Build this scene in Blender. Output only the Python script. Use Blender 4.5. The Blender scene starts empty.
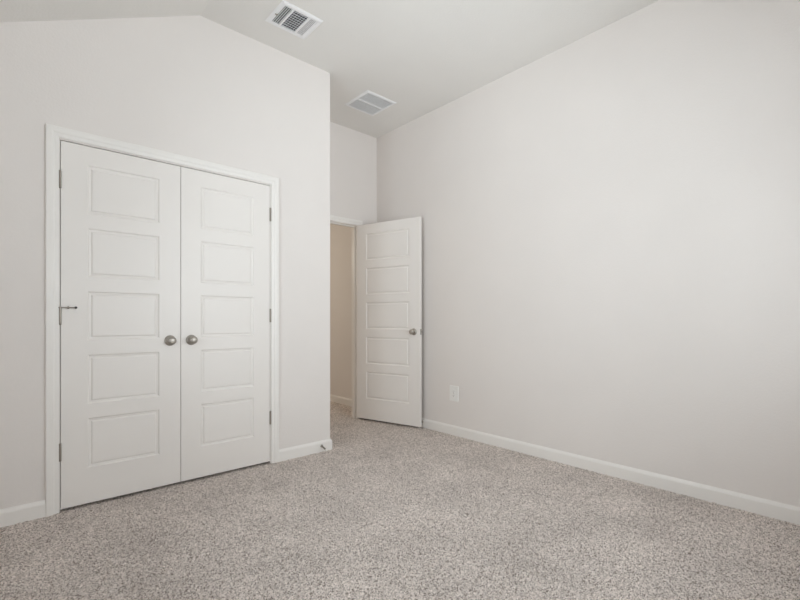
import bpy, bmesh, math, random
import numpy as np
from mathutils import Vector, Matrix

S = bpy.context.scene
C = S.collection
R = math.radians

# ------------------------------------------------------------------ camera
FPX, Y0, YAW, EYE = 437.0, 319.4, 0.73437, 1.066
cd = bpy.data.cameras.new('camera')
cam = bpy.data.objects.new('camera', cd)
C.objects.link(cam)
cd.sensor_fit = 'HORIZONTAL'
cd.sensor_width = 36.0
cd.lens = FPX / 800 * 36.0
cd.shift_y = (Y0 - 300) / 800
cd.clip_start = 0.02
cam.location = (0, 0, EYE)
cam.rotation_euler = (R(90), 0, -YAW)
S.camera = cam

# ------------------------------------------------------------------ light
S.view_settings.view_transform = 'Standard'
S.view_settings.look = 'None'
S.view_settings.gamma = 1.0
S.view_settings.use_curve_mapping = False
S.view_settings.exposure = 0.0
S.cycles.max_bounces = 16
S.cycles.diffuse_bounces = 12

W = bpy.data.worlds.new('world')
S.world = W
W.use_nodes = True
bg = W.node_tree.nodes['Background']
bg.inputs['Color'].default_value = (0.91, 0.94, 1.0, 1)
bg.inputs['Strength'].default_value = 1.0

# daylight at the window behind the camera; fill light through an added left window
WX0, WX1, WZ0, WZ1 = 0.85, 2.55, 0.80, 2.30
VY0, VY1 = 0.80, 2.20
YR = -0.75                                     # rear wall plane
DAY = (0.90, 0.94, 1.0)
def daylight(name, loc, rot, sx, sy, watts):
    l = bpy.data.lights.new(name, 'AREA')
    l.shape = 'RECTANGLE'
    l.size, l.size_y = sx, sy
    l.energy = watts
    l.color = DAY
    o = bpy.data.objects.new(name, l)
    C.objects.link(o)
    o.location = loc
    o.rotation_euler = rot
REAR_W, LEFT_W, TILT = 152.0, 96.0, 40.0
daylight('rear_daylight', ((WX0 + WX1) / 2, YR - 0.62, (WZ0 + WZ1) / 2 - 0.15), (R(90 + TILT), 0, 0), WX1 - WX0 + 0.5, WZ1 - WZ0 + 0.3, REAR_W)
daylight('left_fill_light', (-1.02, (VY0 + VY1) / 2, (WZ0 + WZ1) / 2 - 0.15), (R(90 + TILT), 0, R(-90)), VY1 - VY0 + 0.5, WZ1 - WZ0 + 0.3, LEFT_W)
# warm lamp of the hallway behind the open door
hl = bpy.data.lights.new('hall_lamp', 'POINT')
hl.energy = 11.0
hl.color = (1.0, 0.935, 0.79)
hl.shadow_soft_size = 0.12
ho = bpy.data.objects.new('hall_lamp', hl)
C.objects.link(ho)
ho.location = (1.75, 5.4, 1.95)

# ------------------------------------------------------------------ materials
def principled(name, col, rough=0.6, metal=0.0):
    m = bpy.data.materials.new(name)
    m.use_nodes = True
    nt = m.node_tree
    b = nt.nodes['Principled BSDF']
    b.inputs['Base Color'].default_value = (*col, 1)
    b.inputs['Roughness'].default_value = rough
    b.inputs['Metallic'].default_value = metal
    return m, nt, b

def noise_bump(nt, b, scale, strength, dist, detail=3):
    tc = nt.nodes.new('ShaderNodeTexCoord')
    n = nt.nodes.new('ShaderNodeTexNoise')
    n.inputs['Scale'].default_value = scale
    n.inputs['Detail'].default_value = detail
    bp = nt.nodes.new('ShaderNodeBump')
    bp.inputs['Strength'].default_value = strength
    bp.inputs['Distance'].default_value = dist
    nt.links.new(tc.outputs['Object'], n.inputs['Vector'])
    nt.links.new(n.outputs['Fac'], bp.inputs['Height'])
    nt.links.new(bp.outputs['Normal'], b.inputs['Normal'])
    return tc, n

def painted(name, col, rough, scale, strength, dist, var=0.02):
    m, nt, b = principled(name, col, rough)
    tc, n = noise_bump(nt, b, scale, strength, dist)
    n2 = nt.nodes.new('ShaderNodeTexNoise')
    n2.inputs['Scale'].default_value = 3.0
    mx = nt.nodes.new('ShaderNodeMix')
    mx.data_type = 'RGBA'
    mx.inputs['A'].default_value = (*[c * (1 - var) for c in col], 1)
    mx.inputs['B'].default_value = (*[min(1, c * (1 + var)) for c in col], 1)
    nt.links.new(tc.outputs['Object'], n2.inputs['Vector'])
    nt.links.new(n2.outputs['Fac'], mx.inputs['Factor'])
    nt.links.new(mx.outputs['Result'], b.inputs['Base Color'])
    return m

M_WALL = painted('wall_paint', (0.785, 0.748, 0.722), 0.75, 95, 0.22, 0.004)
M_CEIL = painted('ceiling_paint', (0.78, 0.765, 0.74), 0.85, 80, 0.25, 0.004)
M_TRIM = painted('trim_paint', (0.85, 0.828, 0.80), 0.38, 60, 0.03, 0.001, 0.01)
M_DOOR = painted('door_paint', (0.835, 0.805, 0.775), 0.42, 70, 0.05, 0.001, 0.01)
M_NICKEL = painted('satin_nickel', (0.47, 0.44, 0.40), 0.42, 220, 0.04, 0.0005, 0.03)
M_NICKEL.node_tree.nodes['Principled BSDF'].inputs['Metallic'].default_value = 1.0
M_HINGE = painted('hinge_nickel', (0.36, 0.33, 0.29), 0.40, 220, 0.04, 0.0005, 0.03)
M_HINGE.node_tree.nodes['Principled BSDF'].inputs['Metallic'].default_value = 0.85
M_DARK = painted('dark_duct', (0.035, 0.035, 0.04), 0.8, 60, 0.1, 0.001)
M_GREYBACK = painted('filter_grey', (0.58, 0.58, 0.57), 0.9, 300, 0.2, 0.001)
M_VENT = painted('vent_enamel', (0.84, 0.84, 0.85), 0.35, 60, 0.02, 0.0005, 0.01)
M_PLASTIC = painted('white_plastic', (0.84, 0.83, 0.81), 0.35, 60, 0.02, 0.0005, 0.01)
M_SLOT = painted('slot_dark', (0.06, 0.055, 0.05), 0.7, 60, 0.02, 0.0005)
M_RUBBER = painted('white_rubber', (0.78, 0.76, 0.73), 0.6, 90, 0.02, 0.0005)

def carpet_mat():
    m, nt, b = principled('carpet', (0.5, 0.47, 0.44), 0.95)
    tc = nt.nodes.new('ShaderNodeTexCoord')
    vo = nt.nodes.new('ShaderNodeTexVoronoi')          # random tone per tuft; dark specks paint the shade between tufts
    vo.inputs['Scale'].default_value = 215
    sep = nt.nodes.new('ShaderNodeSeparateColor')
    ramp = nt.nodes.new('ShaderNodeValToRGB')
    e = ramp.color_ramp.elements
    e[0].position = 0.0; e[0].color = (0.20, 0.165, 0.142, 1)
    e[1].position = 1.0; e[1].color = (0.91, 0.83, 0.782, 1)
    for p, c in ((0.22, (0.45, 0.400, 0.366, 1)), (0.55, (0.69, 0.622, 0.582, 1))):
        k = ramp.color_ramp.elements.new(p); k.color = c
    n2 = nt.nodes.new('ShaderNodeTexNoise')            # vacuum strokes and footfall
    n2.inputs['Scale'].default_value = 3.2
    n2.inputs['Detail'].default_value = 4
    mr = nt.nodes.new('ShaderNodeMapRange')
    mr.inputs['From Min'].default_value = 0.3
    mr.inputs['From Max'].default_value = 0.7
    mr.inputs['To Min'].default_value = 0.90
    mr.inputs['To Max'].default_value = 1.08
    mul = nt.nodes.new('ShaderNodeVectorMath')
    mul.operation = 'SCALE'
    L = nt.links.new
    L(tc.outputs['Object'], vo.inputs['Vector'])
    L(tc.outputs['Object'], n2.inputs['Vector'])
    L(vo.outputs['Color'], sep.inputs['Color'])
    L(sep.outputs['Red'], ramp.inputs['Fac'])
    L(n2.outputs['Fac'], mr.inputs['Value'])
    L(ramp.outputs['Color'], mul.inputs[0])
    L(mr.outputs['Result'], mul.inputs['Scale'])
    L(mul.outputs['Vector'], b.inputs['Base Color'])
    b.inputs['Specular IOR Level'].default_value = 0.1
    return m
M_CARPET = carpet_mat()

def glass_mat():
    m = bpy.data.materials.new('window_glass')
    m.use_nodes = True
    nt = m.node_tree
    nt.nodes.clear()
    o = nt.nodes.new('ShaderNodeOutputMaterial')
    t = nt.nodes.new('ShaderNodeBsdfTransparent')
    t.inputs['Color'].default_value = (0.95, 0.97, 0.96, 1)
    g = nt.nodes.new('ShaderNodeBsdfGlossy')
    g.inputs['Roughness'].default_value = 0.02
    f = nt.nodes.new('ShaderNodeFresnel')
    f.inputs['IOR'].default_value = 1.45
    x = nt.nodes.new('ShaderNodeMixShader')
    nt.links.new(f.outputs[0], x.inputs[0])
    nt.links.new(t.outputs[0], x.inputs[1])
    nt.links.new(g.outputs[0], x.inputs[2])
    nt.links.new(x.outputs[0], o.inputs[0])
    return m
M_GLASS = glass_mat()

# ------------------------------------------------------------------ helpers
def obj(name, bm, mat, parent=None, smooth=False, merge=True):
    if merge:
        bmesh.ops.remove_doubles(bm, verts=bm.verts, dist=1e-5)
    bmesh.ops.recalc_face_normals(bm, faces=bm.faces)
    me = bpy.data.meshes.new(name)
    bm.to_mesh(me)
    bm.free()
    me.materials.append(mat)
    if smooth:
        for p in me.polygons:
            p.use_smooth = True
    o = bpy.data.objects.new(name, me)
    C.objects.link(o)
    o.parent = parent
    return o

def empty(name, loc, rz=0.0):
    o = bpy.data.objects.new(name, None)
    o.empty_display_size = 0.1
    C.objects.link(o)
    o.location = loc
    o.rotation_euler = (0, 0, rz)
    return o

def tag(o, label=None, cat=None, kind=None, group=None):
    if label: o['label'] = label
    if cat: o['category'] = cat
    if kind: o['kind'] = kind
    if group: o['group'] = group
    return o

def box(bm, x0, x1, y0, y1, z0, z1):
    v = [bm.verts.new((x, y, z)) for x in (x0, x1) for y in (y0, y1) for z in (z0, z1)]
    for f in ((0, 1, 3, 2), (4, 6, 7, 5), (0, 4, 5, 1), (2, 3, 7, 6), (0, 2, 6, 4), (1, 5, 7, 3)):
        bm.faces.new([v[i] for i in f])

def boxes(*bs):
    bm = bmesh.new()
    for b in bs: box(bm, *b)
    return bm

def prism(bm, pts, y0, y1):
    """polygon in x,z extruded along y"""
    a = [bm.verts.new((x, y0, z)) for x, z in pts]
    b = [bm.verts.new((x, y1, z)) for x, z in pts]
    bm.faces.new(a); bm.faces.new(b[::-1])
    n = len(pts)
    for i in range(n):
        bm.faces.new((a[i], b[i], b[(i + 1) % n], a[(i + 1) % n]))

def lathe(bm, prof, axis='Y', at=(0, 0, 0), n=28):
    """prof: list of (radius, height along the axis)"""
    rings = []
    for r, h in prof:
        ring = []
        for i in range(n):
            t = 2 * math.pi * i / n
            a, b = r * math.cos(t), r * math.sin(t)
            p = {'Y': (a, h, b), 'X': (h, a, b), 'Z': (a, b, h)}[axis]
            ring.append(bm.verts.new((p[0] + at[0], p[1] + at[1], p[2] + at[2])))
        rings.append(ring)
    for k in range(len(rings) - 1):
        for i in range(n):
            bm.faces.new((rings[k][i], rings[k][(i + 1) % n], rings[k + 1][(i + 1) % n], rings[k + 1][i]))
    bm.faces.new(rings[0]); bm.faces.new(rings[-1][::-1])

def sweep(bm, path, prof, out, up):
    """mitred sweep: path = list of points; at each point out/up give the profile's two axes (already mitre-scaled)"""
    rings = []
    for p, o, u in zip(path, out, up):
        p, o, u = Vector(p), Vector(o), Vector(u)
        rings.append([bm.verts.new(p + o * a + u * b) for a, b in prof])
    n = len(prof)
    for k in range(len(rings) - 1):
        for i in range(n):
            bm.faces.new((rings[k][i], rings[k][(i + 1) % n], rings[k + 1][(i + 1) % n], rings[k + 1][i]))
    bm.faces.new(rings[0]); bm.faces.new(rings[-1][::-1])

# ------------------------------------------------------------------ room numbers (metres, camera stands over 0,0)
YC = 3.046        # closet wall
XR = 3.0705       # right wall
YB = 3.788        # wall with the entry door
XK = 1.977        # outer corner of the closet
XL = -0.40        # left wall
H = 3.086        # flat ceiling
XRIDGE, SLOPE = 0.960, 0.503
YH = 6.1          # end of hallway
XH = 3.155        # hallway right wall
T = 0.115
zc = lambda x: H if x >= XRIDGE else H - SLOPE * (XRIDGE - x)
CX0, CX1, CTOP = 0.2225, 1.4545, 2.061   # closet opening
EX0, EX1, ETOP = 2.045, 2.810, 2.074     # entry opening
YE = 3.897                               # hall face of entry wall

# ---- floor: carpet pile with real tuft relief
def carpet():
    rng = np.random.default_rng(7)
    xs = np.arange(XL - 0.12, XH + 0.12, 0.0055)
    ys = np.concatenate([np.arange(YR - 0.12, 0.2, 0.02), np.arange(0.2, 3.9, 0.0055), np.arange(3.9, YH + 0.12, 0.014)])
    nx, ny = len(xs), len(ys)
    X, Y = np.meshgrid(xs, ys)
    X = X + rng.uniform(-0.002, 0.002, X.shape)
    Y = Y + rng.uniform(-0.002, 0.002, Y.shape)
    Z = rng.uniform(-0.0055, 0.0035, X.shape)
    co = np.stack([X, Y, Z], -1).reshape(-1, 3)
    idx = np.arange(nx * ny).reshape(ny, nx)
    q = np.stack([idx[:-1, :-1], idx[:-1, 1:], idx[1:, 1:], idx[1:, :-1]], -1).reshape(-1, 4)
    me = bpy.data.meshes.new('floor')
    me.vertices.add(len(co)); me.vertices.foreach_set('co', co.ravel())
    me.loops.add(q.size); me.loops.foreach_set('vertex_index', q.ravel().astype(np.int32))
    me.polygons.add(len(q)); me.polygons.foreach_set('loop_start', np.arange(0, q.size, 4, dtype=np.int32))
    me.polygons.foreach_set('use_smooth', np.ones(len(q), dtype=bool))
    me.update(calc_edges=True)
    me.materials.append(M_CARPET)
    o = bpy.data.objects.new('floor', me)
    C.objects.link(o)
    return o
tag(carpet(), 'speckled grey beige cut pile carpet covering the whole floor', 'carpet', 'structure')

# ---- ceiling: flat part and the slope down to the left wall, one mesh
bm = bmesh.new()
prism(bm, [(XR + T, H), (XR + T, H + 0.1), (XRIDGE, H + 0.1), (XL - T, zc(XL - T) + 0.1), (XL - T, zc(XL - T)), (XRIDGE, H)], YR - T, YE)
tag(obj('ceiling', bm, M_CEIL), 'white textured ceiling, flat with one slope down to the closet side', 'ceiling', 'structure')
tag(obj('ceiling_hall', boxes((1.0, XH + T, YE, YH + T, 2.44, 2.54)), M_CEIL), 'hallway ceiling beyond the open door', 'ceiling', 'structure')

# ---- walls
bm = bmesh.new()
prism(bm, [(XL, -0.02), (CX0 - 0.002, -0.02), (CX0 - 0.002, zc(CX0 - 0.002)), (XL, zc(XL))], YC, YC + T)
prism(bm, [(CX0 - 0.002, CTOP), (CX1 + 0.002, CTOP), (CX1 + 0.002, H), (XRIDGE, H), (CX0 - 0.002, zc(CX0 - 0.002))], YC, YC + T)
prism(bm, [(CX1 + 0.002, -0.02), (XK, -0.02), (XK, H), (CX1 + 0.002, H)], YC, YC + T)
tag(obj('wall_closet', bm, M_WALL), 'light greige wall with gabled top around the closet double doors', 'wall', 'structure')
tag(obj('wall_alcove', boxes((XK - T, XK, YC + T, YB, -0.02, H)), M_WALL), 'side wall of the closet facing the entry door', 'wall', 'structure')
tag(obj('wall_right', boxes((XR, XR + T + 0.1, YR - T, YE, -0.02, H)), M_WALL), 'long bare light greige wall with one outlet', 'wall', 'structure')
tag(obj('wall_entry', boxes((XK - T, EX0, YB, YE, -0.02, H), (EX1, XR, YB, YE, -0.02, H), (EX0, EX1, YB, YE, ETOP, H))
        , M_WALL), 'narrow wall above and beside the open entry door', 'wall', 'structure')
bm = bmesh.new()
for y0, y1, za, zb in ((YR - T, VY0, -0.02, None), (VY1, YB + T, -0.02, None), (VY0, VY1, -0.02, WZ0), (VY0, VY1, WZ1, None)):
    prism(bm, [(XL - T, za), (XL, za), (XL, zb or zc(XL)), (XL - T, zb or zc(XL - T))], y0, y1)
tag(obj('wall_left', bm, M_WALL), 'wall with an added, unseen window under the low end of the sloped ceiling', 'wall', 'structure')
bm = bmesh.new()
prism(bm, [(XL, -0.02), (WX0, -0.02), (WX0, H), (XRIDGE, H), (XL, zc(XL))], YR - T, YR)
prism(bm, [(WX1, -0.02), (XR, -0.02), (XR, H), (WX1, H)], YR - T, YR)
box(bm, WX0, WX1, YR - T, YR, -0.02, WZ0)
box(bm, WX0, WX1, YR - T, YR, WZ1, H)
tag(obj('wall_rear', bm, M_WALL), 'wall behind the camera with the window', 'wall', 'structure')
bm = bmesh.new()
prism(bm, [(XL, -0.02), (XK - T, -0.02), (XK - T, H), (XRIDGE, H), (XL, zc(XL))], YB, YB + T)
tag(obj('wall_closet_back', bm, M_WALL), 'back wall inside the closed closet', 'wall', 'structure')
tag(obj('wall_hall_right', boxes((XH, XH + T, YE, YH, -0.02, 2.44)), M_WALL), 'hallway wall seen through the open entry door', 'wall', 'structure')
tag(obj('wall_hall_left', boxes((1.0, 1.0 + T, YE + T, YH, -0.02, 2.44)), M_WALL), 'far side wall of the hallway', 'wall', 'structure')
tag(obj('wall_hall_end', boxes((1.0, XH + T, YH, YH + T, -0.02, 2.44)), M_WALL), 'end wall of the hallway', 'wall', 'structure')
tag(obj('wall_hall_front', boxes((1.0, XK - T, YB + T, YE + T, -0.02, 2.44)), M_WALL), 'hallway side of the closet back wall', 'wall', 'structure')

# ---- baseboards
BP = [(0, -0.01), (0.013, -0.01), (0.013, 0.068), (0.010, 0.078), (0.0055, 0.084), (0.004, 0.088), (0, 0.088)]
def baseboard(name, pts, normals, label):
    """pts: floor path; normals: direction away from the wall at each point (mitre-scaled)"""
    bm = bmesh.new()
    sweep(bm, [(x, y, 0) for x, y in pts], BP, [(a, b, 0) for a, b in normals], [(0, 0, 1)] * len(pts))
    return tag(obj(name, bm, M_TRIM), label, 'baseboard', 'structure')
CW = 0.058   # casing width
CO0, CO1 = CX0 - 0.004, CX1 + 0.006
baseboard('baseboard_left', [(XL, YC), (CO0 - CW, YC)], [(0, -1)] * 2, 'short white baseboard between left wall and closet casing')
baseboard('baseboard_closet', [(CO1 + CW, YC), (XK, YC), (XK, YB)], [(0, -1), (1, -1), (1, 0)], 'white baseboard wrapping the outer corner beside the closet')
baseboard('baseboard_right', [(XR, YR), (XR, YB)], [(-1, 0)] * 2, 'long white baseboard along the bare right wall')
baseboard('baseboard_rear', [(XL, YR), (XR - 0.014, YR)], [(0, 1)] * 2, 'white baseboard under the window')
baseboard('baseboard_side', [(XL, YR + 0.014), (XL, YC - 0.014)], [(1, 0)] * 2, 'white baseboard under the sloped ceiling side')
baseboard('baseboard_entry', [(EX1 + 0.075, YB), (XR - 0.014, YB)], [(0, -1)] * 2, 'short white baseboard behind the open entry door')
baseboard('baseboard_hall', [(XH, YE + 0.001), (XH, YH)], [(-1, 0)] * 2, 'hallway baseboard seen through the open entry door')

# ---- door casings (colonial profile: a = away from the opening, b = proud of the wall)
def casing(bm, x0, x1, zt, y, sgn, w, th=0.017):
    prof = [(0, 0), (0, 0.55 * th), (0.10 * w, 0.66 * th), (0.34 * w, 0.72 * th), (0.44 * w, 0.92 * th), (0.56 * w, 0.99 * th),
            (0.90 * w, th), (0.965 * w, 0.95 * th), (w, 0.80 * th), (w, 0)]
    u = (0, sgn, 0)
    sweep(bm, [(x0, y, -0.01), (x0, y, zt), (x1, y, zt), (x1, y, -0.01)], prof, [(-1, 0, 0), (-1, 0, 1), (1, 0, 1), (1, 0, 0)], [u] * 4)

bm = bmesh.new()
casing(bm, CO0, CO1, CTOP + 0.006, YC, -1, CW)
cas1 = obj('trim_1', bm, M_TRIM)
tag(cas1, 'white moulded casing framing the closet double doors', 'door trim', 'structure')
# jamb lining of the closet opening
JT = 0.002
obj('jamb', boxes((CX0 - 0.0019, CX0, YC + 0.0005, YC + T, 0, CTOP - 0.002), (CX1, CX1 + 0.0019, YC + 0.0005, YC + T, 0, CTOP - 0.002),
                  (CX0 + 0.0001, CX1 - 0.0001, YC + 0.0005, YC + T, CTOP - 0.0019, CTOP - 0.0001)), M_TRIM, cas1)
obj('door_stop_strip', boxes((CX0 + 0.0001, CX0 + 0.012, YC + 0.042, YC + 0.075, 0, CTOP - 0.004), (CX1 - 0.012, CX1 - 0.0001, YC + 0.042, YC + 0.075, 0, CTOP - 0.004),
                  (CX0 + 0.012, CX1 - 0.012, YC + 0.042, YC + 0.075, CTOP - 0.016, CTOP - 0.004)), M_TRIM, cas1)

bm = bmesh.new()
casing(bm, EX0 - 0.003, EX1 + 0.003, ETOP + 0.004, YB, -1, 0.051)
cas2 = obj('trim_2', bm, M_TRIM)
tag(cas2, 'white casing and jamb around the open entry doorway', 'door trim', 'structure')
obj('jamb', boxes((EX0, EX0 + 0.003, YB, YE, 0, ETOP), (EX1 - 0.003, EX1 - 0.0001, YB, YE, 0, ETOP), (EX0 + 0.003, EX1 - 0.003, YB, YE, ETOP - 0.003, ETOP - 0.0001)), M_TRIM, cas2)
obj('door_stop_strip', boxes((EX0 + 0.003, EX0 + 0.013, YB + 0.04, YB + 0.075, 0, ETOP - 0.003), (EX1 - 0.013, EX1 - 0.003, YB + 0.04, YB + 0.075, 0, ETOP - 0.003),
                  (EX0 + 0.013, EX1 - 0.013, YB + 0.04, YB + 0.075, ETOP - 0.013, ETOP - 0.003)), M_TRIM, cas2)
bm = bmesh.new()
casing(bm, EX0 - 0.003, EX1 + 0.003, ETOP + 0.004, YE, 1, 0.060)
obj('hall_casing', bm, M_TRIM, cas2)

# ------------------------------------------------------------------ five-panel moulded doors
PZ = [(0.219, 0.502), (0.584, 0.864), (0.948, 1.226), (1.309, 1.586), (1.669, 1.947)]
DT = 0.035
GROOVE = [(0.0, 0.0), (0.002, 0.0018), (0.0065, 0.0068), (0.0165, 0.0080), (0.0185, 0.0070), (0.0225, 0.0030), (0.0265, 0.0024)]
def door_leaf(name, width, px0, px1, z0, z1, mat=M_DOOR, bev=0.0015):
    """leaf: x 0..width, front face y=0 (facing -y), back y=DT; both faces carry the five panels as children"""
    root = empty(name, (0, 0, 0))
    bm = bmesh.new()
    xs = [0, px0, px1, width]
    zs = [z0] + [z for p in PZ for z in p] + [z1]
    for y in (0, DT):
        for i in range(3):
            for j in range(len(zs) - 1):
                if i == 1 and j % 2 == 1: continue
                bm.faces.new([bm.verts.new((x, y, z)) for x, z in ((xs[i], zs[j]), (xs[i + 1], zs[j]), (xs[i + 1], zs[j + 1]), (xs[i], zs[j + 1]))])
    bmesh.ops.remove_doubles(bm, verts=bm.verts, dist=1e-5)
    # edges round the leaf
    def ring(y): return [(0, y, z) for z in zs] + [(px0, y, z1), (px1, y, z1)] + [(width, y, z) for z in zs[::-1]] + [(px1, y, z0), (px0, y, z0)]
    a, b = ring(0), ring(DT)
    for i in range(len(a)):
        k = (i + 1) % len(a)
        bm.faces.new([bm.verts.new(p) for p in (a[i], b[i], b[k], a[k])])
    bmesh.ops.remove_doubles(bm, verts=bm.verts, dist=1e-5)
    # panel holes: short returns so that the leaf is closed
    obj('leaf_frame', bm, mat, root)
    for za, zb in PZ:
        bm = bmesh.new()
        for y, s in ((0, 1), (DT, -1)):
            prev = None
            for d, h in GROOVE:
                r = [bm.verts.new(p) for p in ((px0 + d, y + s * h, za + d), (px1 - d, y + s * h, za + d), (px1 - d, y + s * h, zb - d), (px0 + d, y + s * h, zb - d))]
                if prev:
                    for i in range(4):
                        bm.faces.new((prev[i], prev[(i + 1) % 4], r[(i + 1) % 4], r[i]))
                prev = r
            bm.faces.new(prev)
        # normals: the two sheets are open, orient them by hand
        bm.normal_update()
        o = obj('panel', bm, mat, root)
        o['label'] = 'recessed rectangular panel with moulded edge'
    return root

KNOB = [(0.0005, 0.0), (0.033, 0.0), (0.0335, 0.003), (0.032, 0.008), (0.024, 0.0125), (0.0125, 0.015), (0.0112, 0.027), (0.014, 0.031),
        (0.0205, 0.036), (0.0248, 0.043), (0.0255, 0.049), (0.0235, 0.055), (0.0175, 0.060), (0.009, 0.0625), (0.0005, 0.063)]
def knob(parent, x, z, y=0, sgn=-1, k=1.0):
    rose = [(r, h * k) for r, h in KNOB[:6]]
    ball = [(r, h * k) for r, h in KNOB[5:]]
    bm = bmesh.new()
    lathe(bm, [(r, sgn * h) for r, h in ball], 'Y', (x, y, z))
    o = obj('knob', bm, M_NICKEL, parent, smooth=True)
    o['label'] = 'round satin nickel door knob'
    bm = bmesh.new()
    lathe(bm, [(r, sgn * h) for r, h in rose], 'Y', (x, y, z))
    obj('knob_rose', bm, M_NICKEL, o, smooth=True)
    return o

def hinge(parent, x, z, y, h=0.089, leaf=None):
    bm = bmesh.new()
    lathe(bm, [(0.0062, -h / 2), (0.0062, -h * 0.31), (0.0058, -h * 0.305), (0.0062, -h * 0.30), (0.0062, -h * 0.1), (0.0058, -h * 0.095),
               (0.0062, -h * 0.09), (0.0062, h * 0.1), (0.0058, h * 0.105), (0.0062, h * 0.11), (0.0062, h / 2)], 'Z', (x, y, z), 14)
    o = obj('hinge', bm, M_HINGE, parent)
    o['label'] = 'satin nickel butt hinge knuckle'
    bm = bmesh.new()
    for s in (-1, 1):
        lathe(bm, [(0.0048, s * h / 2), (0.0070, s * (h / 2 + 0.0015)), (0.0058, s * (h / 2 + 0.004)), (0.002, s * (h / 2 + 0.0055))], 'Z', (x, y, z), 14)
    obj('hinge_pin', bm, M_HINGE, o)
    return o

Z0, Z1 = 0.018, 2.053
G = 0.0036
mid = 0.8405
wl = mid - G / 2 - (CX0 + G)
wr = CX1 - G - (mid + G / 2)
YD = YC - 0.002     # face of closet doors
d1 = door_leaf('door_1', wl, 0.122, wl - 0.122, Z0, Z1)
d1.location = (CX0 + G, YD, 0)
tag(d1, 'white five-panel closet door nearest the left wall, pin stop on middle hinge', 'door', 'structure')
d2 = door_leaf('door_2', wr, 0.122, wr - 0.122, Z0, Z1)
d2.location = (mid + G / 2, YD, 0)
tag(d2, 'white five-panel closet door beside the outer wall corner', 'door', 'structure')
knob(d1, 0.777 - CX0 - G, 0.932)
knob(d2, 0.904 - mid - G / 2, 0.932)
for z in (0.333, 1.085, 1.838):
    hg = hinge(d1, -G / 2 - 0.001, z, -0.0055)
    if abs(z - 1.085) < .01:      # hinge pin door stop on the middle hinge
        bm = bmesh.new()
        zz = z + 0.047
        lathe(bm, [(0.0095, -0.0025), (0.0095, 0.0025)], 'Z', (-G / 2, -0.0055, zz), 14)
        lathe(bm, [(0.003, 0.006), (0.003, 0.030), (0.0075, 0.0305), (0.0075, 0.038), (0.0032, 0.0385), (0.0032, 0.066)], 'X', (-G / 2, -0.013, zz), 12)
        ps = obj('pin_stop', bm, M_HINGE, hg)
        ps['label'] = 'small hinge pin door stop with threaded rod'
        bm = bmesh.new()
        lathe(bm, [(0.0015, 0.062), (0.006, 0.063), (0.0065, 0.070), (0.004, 0.074), (0.0012, 0.075)], 'X', (-G / 2, -0.013, zz), 12)
        obj('bumper', bm, M_SLOT, hg)
for z in (0.340, 1.095, 1.841):
    hinge(d2, wr + G / 2 + 0.001, z, -0.0055)

# entry door, standing open towards the bare wall; the leaf's x axis runs from hinge edge to free edge
hx, hy = 2.782, 3.765
fx, fy = 2.984, 3.017
ew = math.hypot(fx - hx, fy - hy)
d3 = door_leaf('door_3', ew, 0.122, ew - 0.122, 0.004, 2.046)
d3.location = (hx, hy, 0.018)
d3.rotation_euler = (0, 0, math.atan2(fy - hy, fx - hx))
tag(d3, 'white five-panel entry door standing open against the bare wall', 'door', 'structure')
kx = ew - 0.068
# in the leaf's own frame the face seen from the room is y=0 (normal -y)
knob(d3, kx, 0.927)
knob(d3, kx, 0.927, DT, 1, 0.72)
o = obj('latch_plate', boxes((ew - 0.0005, ew + 0.0015, 0.0055, DT - 0.0055, 0.927 - 0.028, 0.927 + 0.028)), M_NICKEL, d3)
bm = bmesh.new()
prism(bm, [(ew + 0.0015, 0.919), (ew + 0.011, 0.919), (ew + 0.011, 0.935), (ew + 0.0015, 0.935)], 0.011, 0.024)
obj('latch_bolt', bm, M_NICKEL, o)
for z in (0.30, 1.05, 1.86):
    hinge(d3, -0.004, z, DT + 0.004)

# ------------------------------------------------------------------ window behind the camera
def window(name, label, loc, rz, width):
    wroot = empty(name, loc, rz)
    tag(wroot, label, 'window', 'structure')
    hw, hh = width / 2, WZ1 - WZ0
    f = 0.05
    obj('window_frame', boxes((-hw, -hw + f, -0.05, 0.03, 0, hh), (hw - f, hw, -0.05, 0.03, 0, hh), (-hw + f, hw - f, -0.05, 0.03, 0, f), (-hw + f, hw - f, -0.05, 0.03, hh - f, hh),
                              (-0.03, 0.03, -0.05, 0.03, f, hh - f)), M_TRIM, wroot)
    for s in (-1, 1):
        a, b = (-hw + f, -0.03) if s < 0 else (0.03, hw - f)
        obj('sash_rail', boxes((a, b, -0.03, 0.01, hh / 2 - 0.02, hh / 2 + 0.02)), M_TRIM, wroot)
        obj('pane', boxes((a, b, -0.013, -0.009, f, hh / 2 - 0.02)), M_GLASS, wroot)
        obj('pane', boxes((a, b, -0.013, -0.009, hh / 2 + 0.02, hh - f)), M_GLASS, wroot)
    obj('window_sill', boxes((-hw - 0.05, hw + 0.05, T / 2, T / 2 + 0.03, -0.025, 0.0)), M_TRIM, wroot)
window('window_1', 'white framed double window in the wall behind the camera', ((WX0 + WX1) / 2, YR - T / 2, WZ0), 0, WX1 - WX0)
window('added_window', 'added white framed double window, unseen, in the low wall beside the camera', (XL - T / 2, (VY0 + VY1) / 2, WZ0), R(-90), VY1 - VY0)  # unseen window, added to brighten the right wall and entry door

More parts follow.
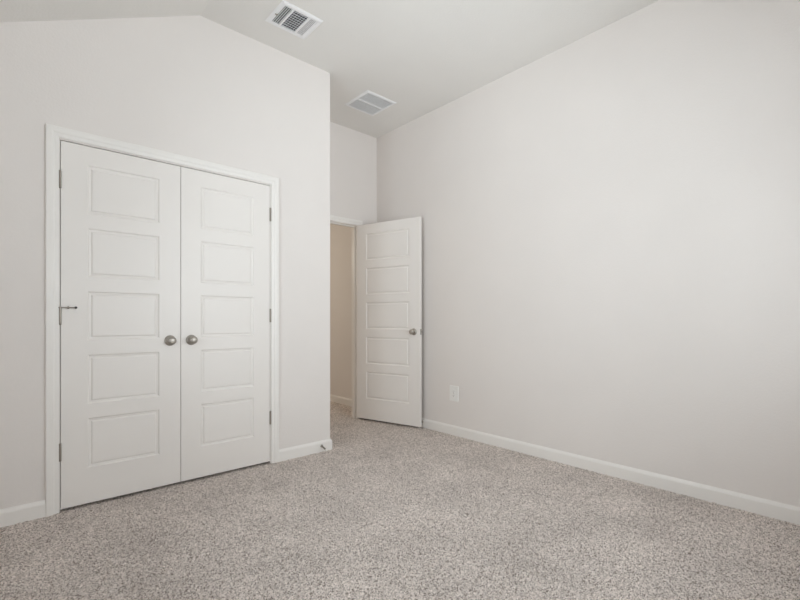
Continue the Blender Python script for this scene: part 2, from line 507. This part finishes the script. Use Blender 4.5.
# ------------------------------------------------------------------ ceiling vents
def vent_frame(bm, x0, x1, y0, y1, bw, th):
    """flat flange with a sloped rim, hanging down from z=0"""
    prof = [(0, 0), (0, -0.25 * th), (0.012, -th), (bw - 0.004, -th), (bw, -0.8 * th), (bw, 0)]
    pts = [(x0, y0), (x1, y0), (x1, y1), (x0, y1)]
    out = [(1, 1), (-1, 1), (-1, -1), (1, -1)]
    rings = [[bm.verts.new((p[0] + o[0] * a, p[1] + o[1] * a, b)) for a, b in prof] for p, o in zip(pts, out)]
    n = len(prof)
    for k in range(4):
        A, B = rings[k], rings[(k + 1) % 4]
        for i in range(n):
            bm.faces.new((A[i], A[(i + 1) % n], B[(i + 1) % n], B[i]))

def slat(bm, p, q, wid, tilt, th=0.0012):
    """thin blade from p to q (same z), wid wide, tilted about its long axis"""
    p, q = Vector(p), Vector(q)
    d = (q - p).normalized()
    side = Vector((-d.y, d.x, 0))
    u = side * math.cos(tilt) + Vector((0, 0, 1)) * math.sin(tilt)
    n = d.cross(u)
    vs = [bm.verts.new(c + u * a * wid / 2 + n * b * th / 2) for c in (p, q) for a, b in ((-1, -1), (1, -1), (1, 1), (-1, 1))]
    for f in ((0, 1, 2, 3), (7, 6, 5, 4), (0, 4, 5, 1), (1, 5, 6, 2), (2, 6, 7, 3), (3, 7, 4, 0)):
        bm.faces.new([vs[i] for i in f])

# supply register: three banks of louvres
rx0, rx1, ry0, ry1 = 1.302, 1.598, 2.542, 2.803
reg = empty('ceiling_register', ((rx0 + rx1) / 2, (ry0 + ry1) / 2, H))
tag(reg, 'white supply register with dark louvres on the flat ceiling nearer the camera', 'air vent')
w, d = (rx1 - rx0) / 2, (ry1 - ry0) / 2
bm = bmesh.new()
bw = 0.032
vent_frame(bm, -w, w, -d, d, bw, 0.009)
iw, idp = w - bw, d - bw
c1, c2 = -0.058, 0.058           # divider centres
for c in (c1, c2):
    box(bm, c - 0.007, c + 0.007, -idp, idp, -0.0088, -0.002)
obj('frame', bm, M_VENT, reg, merge=False)
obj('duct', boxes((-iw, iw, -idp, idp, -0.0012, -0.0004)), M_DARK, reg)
bm = bmesh.new()
for i in range(4):
    x = -iw + 0.0075 + i * (c1 - 0.007 + iw - 0.012) / 3
    slat(bm, (x, -idp, -0.0055), (x, idp, -0.0055), 0.0056, R(64))
o = obj('louvre_bank', bm, M_VENT, reg, merge=False); o['label'] = 'bank of louvres tipped so that the dark duct shows'
bm = bmesh.new()
for i in range(9):
    y = -idp + 0.010 + i * (2 * idp - 0.020) / 8
    slat(bm, (c1 + 0.007, y, -0.0055), (c2 - 0.007, y, -0.0055), 0.0062, R(64))
for i in range(5):
    x = c1 + 0.022 + i * (c2 - c1 - 0.044) / 4
    slat(bm, (x, -idp, -0.0035), (x, idp, -0.0035), 0.003, R(90))
o = obj('louvre_bank', bm, M_VENT, reg, merge=False); o['label'] = 'middle grid of crossed louvres'
bm = bmesh.new()
for i in range(5):
    x = c2 + 0.011 + i * (iw - c2 - 0.016) / 4
    slat(bm, (x, -idp, -0.0055), (x, idp, -0.0055), 0.0102, R(-20))
o = obj('louvre_bank', bm, M_VENT, reg, merge=False); o['label'] = 'bank of louvres facing the camera, pale'
o = obj('damper_lever', boxes((-w + 0.014, -w + 0.030, 0.005, 0.012, -0.016, -0.008)), M_HINGE, reg)

# return grille: two fields of fine slats
gx0, gx1, gy0, gy1 = 2.366, 2.708, 3.046, 3.400
ret = empty('return_grille', ((gx0 + gx1) / 2, (gy0 + gy1) / 2, H))
tag(ret, 'pale grey return grille in two fields on the ceiling near the entry door', 'air vent')
w, d = (gx1 - gx0) / 2, (gy1 - gy0) / 2
bm = bmesh.new()
bw = 0.026
vent_frame(bm, -w, w, -d, d, bw, 0.008)
iw, idp = w - bw, d - bw
box(bm, -iw, iw, -0.008, 0.008, -0.0085, -0.001)
obj('frame', bm, M_VENT, ret, merge=False)
obj('filter', boxes((-iw, iw, -idp, idp, -0.0012, -0.0004)), M_GREYBACK, ret)
for y0, y1 in ((-idp, -0.008), (0.008, idp)):
    bm = bmesh.new()
    n = 13
    for i in range(n):
        y = y0 + (i + 0.5) * (y1 - y0) / n
        slat(bm, (-iw, y, -0.0045), (iw, y, -0.0045), 0.0060, R(52))
    obj('slat_field', bm, M_VENT, ret, merge=False)

# ------------------------------------------------------------------ wall outlet
oy, oz = 2.655, 0.384
out = empty('wall_outlet', (XR, oy, oz))
tag(out, 'white duplex outlet plate low on the bare wall beside the open door', 'outlet')
bm = boxes((-0.0075, 0, -0.053, 0.053, -0.070, 0.070))
bmesh.ops.bevel(bm, geom=[e for e in bm.edges if any(v.co.x < -0.006 for v in e.verts)], offset=0.003, segments=2, affect='EDGES')
obj('cover_plate', bm, M_PLASTIC, out)
for s in (-1, 1):
    bm = boxes((-0.0098, -0.0070, -0.0165, 0.0165, s * 0.0195 - 0.0145, s * 0.0195 + 0.0145))
    bmesh.ops.bevel(bm, geom=[e for e in bm.edges if abs(e.verts[0].co.x - e.verts[1].co.x) > 0.0015], offset=0.006, segments=4, affect='EDGES')
    rc = obj('receptacle', bm, M_PLASTIC, out)
    bm = boxes((-0.0101, -0.0096, -0.0075, -0.0055, s * 0.0195 - 0.002, s * 0.0195 + 0.007), (-0.0101, -0.0096, 0.0055, 0.0075, s * 0.0195 - 0.001, s * 0.0195 + 0.006))
    lathe(bm, [(0.0024, -0.0101), (0.0024, -0.0096)], 'X', (0, 0, s * 0.0195 - 0.0075), 12)
    obj('slot', bm, M_SLOT, rc, merge=False)
bm = bmesh.new()
lathe(bm, [(0.0032, -0.0073), (0.0030, -0.0085), (0.0015, -0.0089)], 'X', (0, 0, 0), 12)
obj('screw', bm, M_HINGE, out)

# ------------------------------------------------------------------ spring door stops on the baseboards
def spring_stop(label, loc, rz, length, droop=0):
    root = empty('spring_door_stop', loc, rz)          # projects along local -y
    root.rotation_euler.x = R(droop)
    tag(root, label, 'door stop', group=None)
    bm = bmesh.new()
    lathe(bm, [(0.0005, 0), (0.0115, 0), (0.0115, -0.004), (0.008, -0.009), (0.005, -0.011), (0.0005, -0.011)], 'Y', (0, 0, 0), 16)
    obj('base', bm, M_HINGE, root)
    bm = bmesh.new()
    turns, n = 11, 11 * 10
    prev = None
    L0, L1 = -0.009, -(length - 0.013)
    for i in range(n + 1):
        t = i / n
        a = 2 * math.pi * turns * t
        c = Vector((0.0055 * math.cos(a), L0 + (L1 - L0) * t, 0.0055 * math.sin(a)))
        rad = Vector((math.cos(a), 0, math.sin(a)))
        ax = Vector((0, 1, 0))
        ring = [bm.verts.new(c + (rad * math.cos(k * math.pi / 3) + ax * math.sin(k * math.pi / 3)) * 0.0017) for k in range(6)]
        if prev:
            for k in range(6):
                bm.faces.new((prev[k], prev[(k + 1) % 6], ring[(k + 1) % 6], ring[k]))
        else:
            bm.faces.new(ring)
        prev = ring
    bm.faces.new(prev[::-1])
    obj('spring', bm, M_HINGE, root, merge=False)
    bm = bmesh.new()
    lathe(bm, [(0.0005, L1 + 0.002), (0.0075, L1 + 0.002), (0.0085, L1 - 0.008), (0.007, L1 - 0.013), (0.0005, L1 - 0.0145)], 'Y', (0, 0, 0), 16)
    o = obj('tip', bm, M_RUBBER, root)
    o['label'] = 'white rubber tip'
    return root
spring_stop('spring door stop on the baseboard at the outer closet corner', (1.888, YC - 0.013, 0.048), 0, 0.080, 14)
spring_stop('short spring door stop behind the open entry door', (XR - 0.013, 3.055, 0.058), R(-90), 0.032)
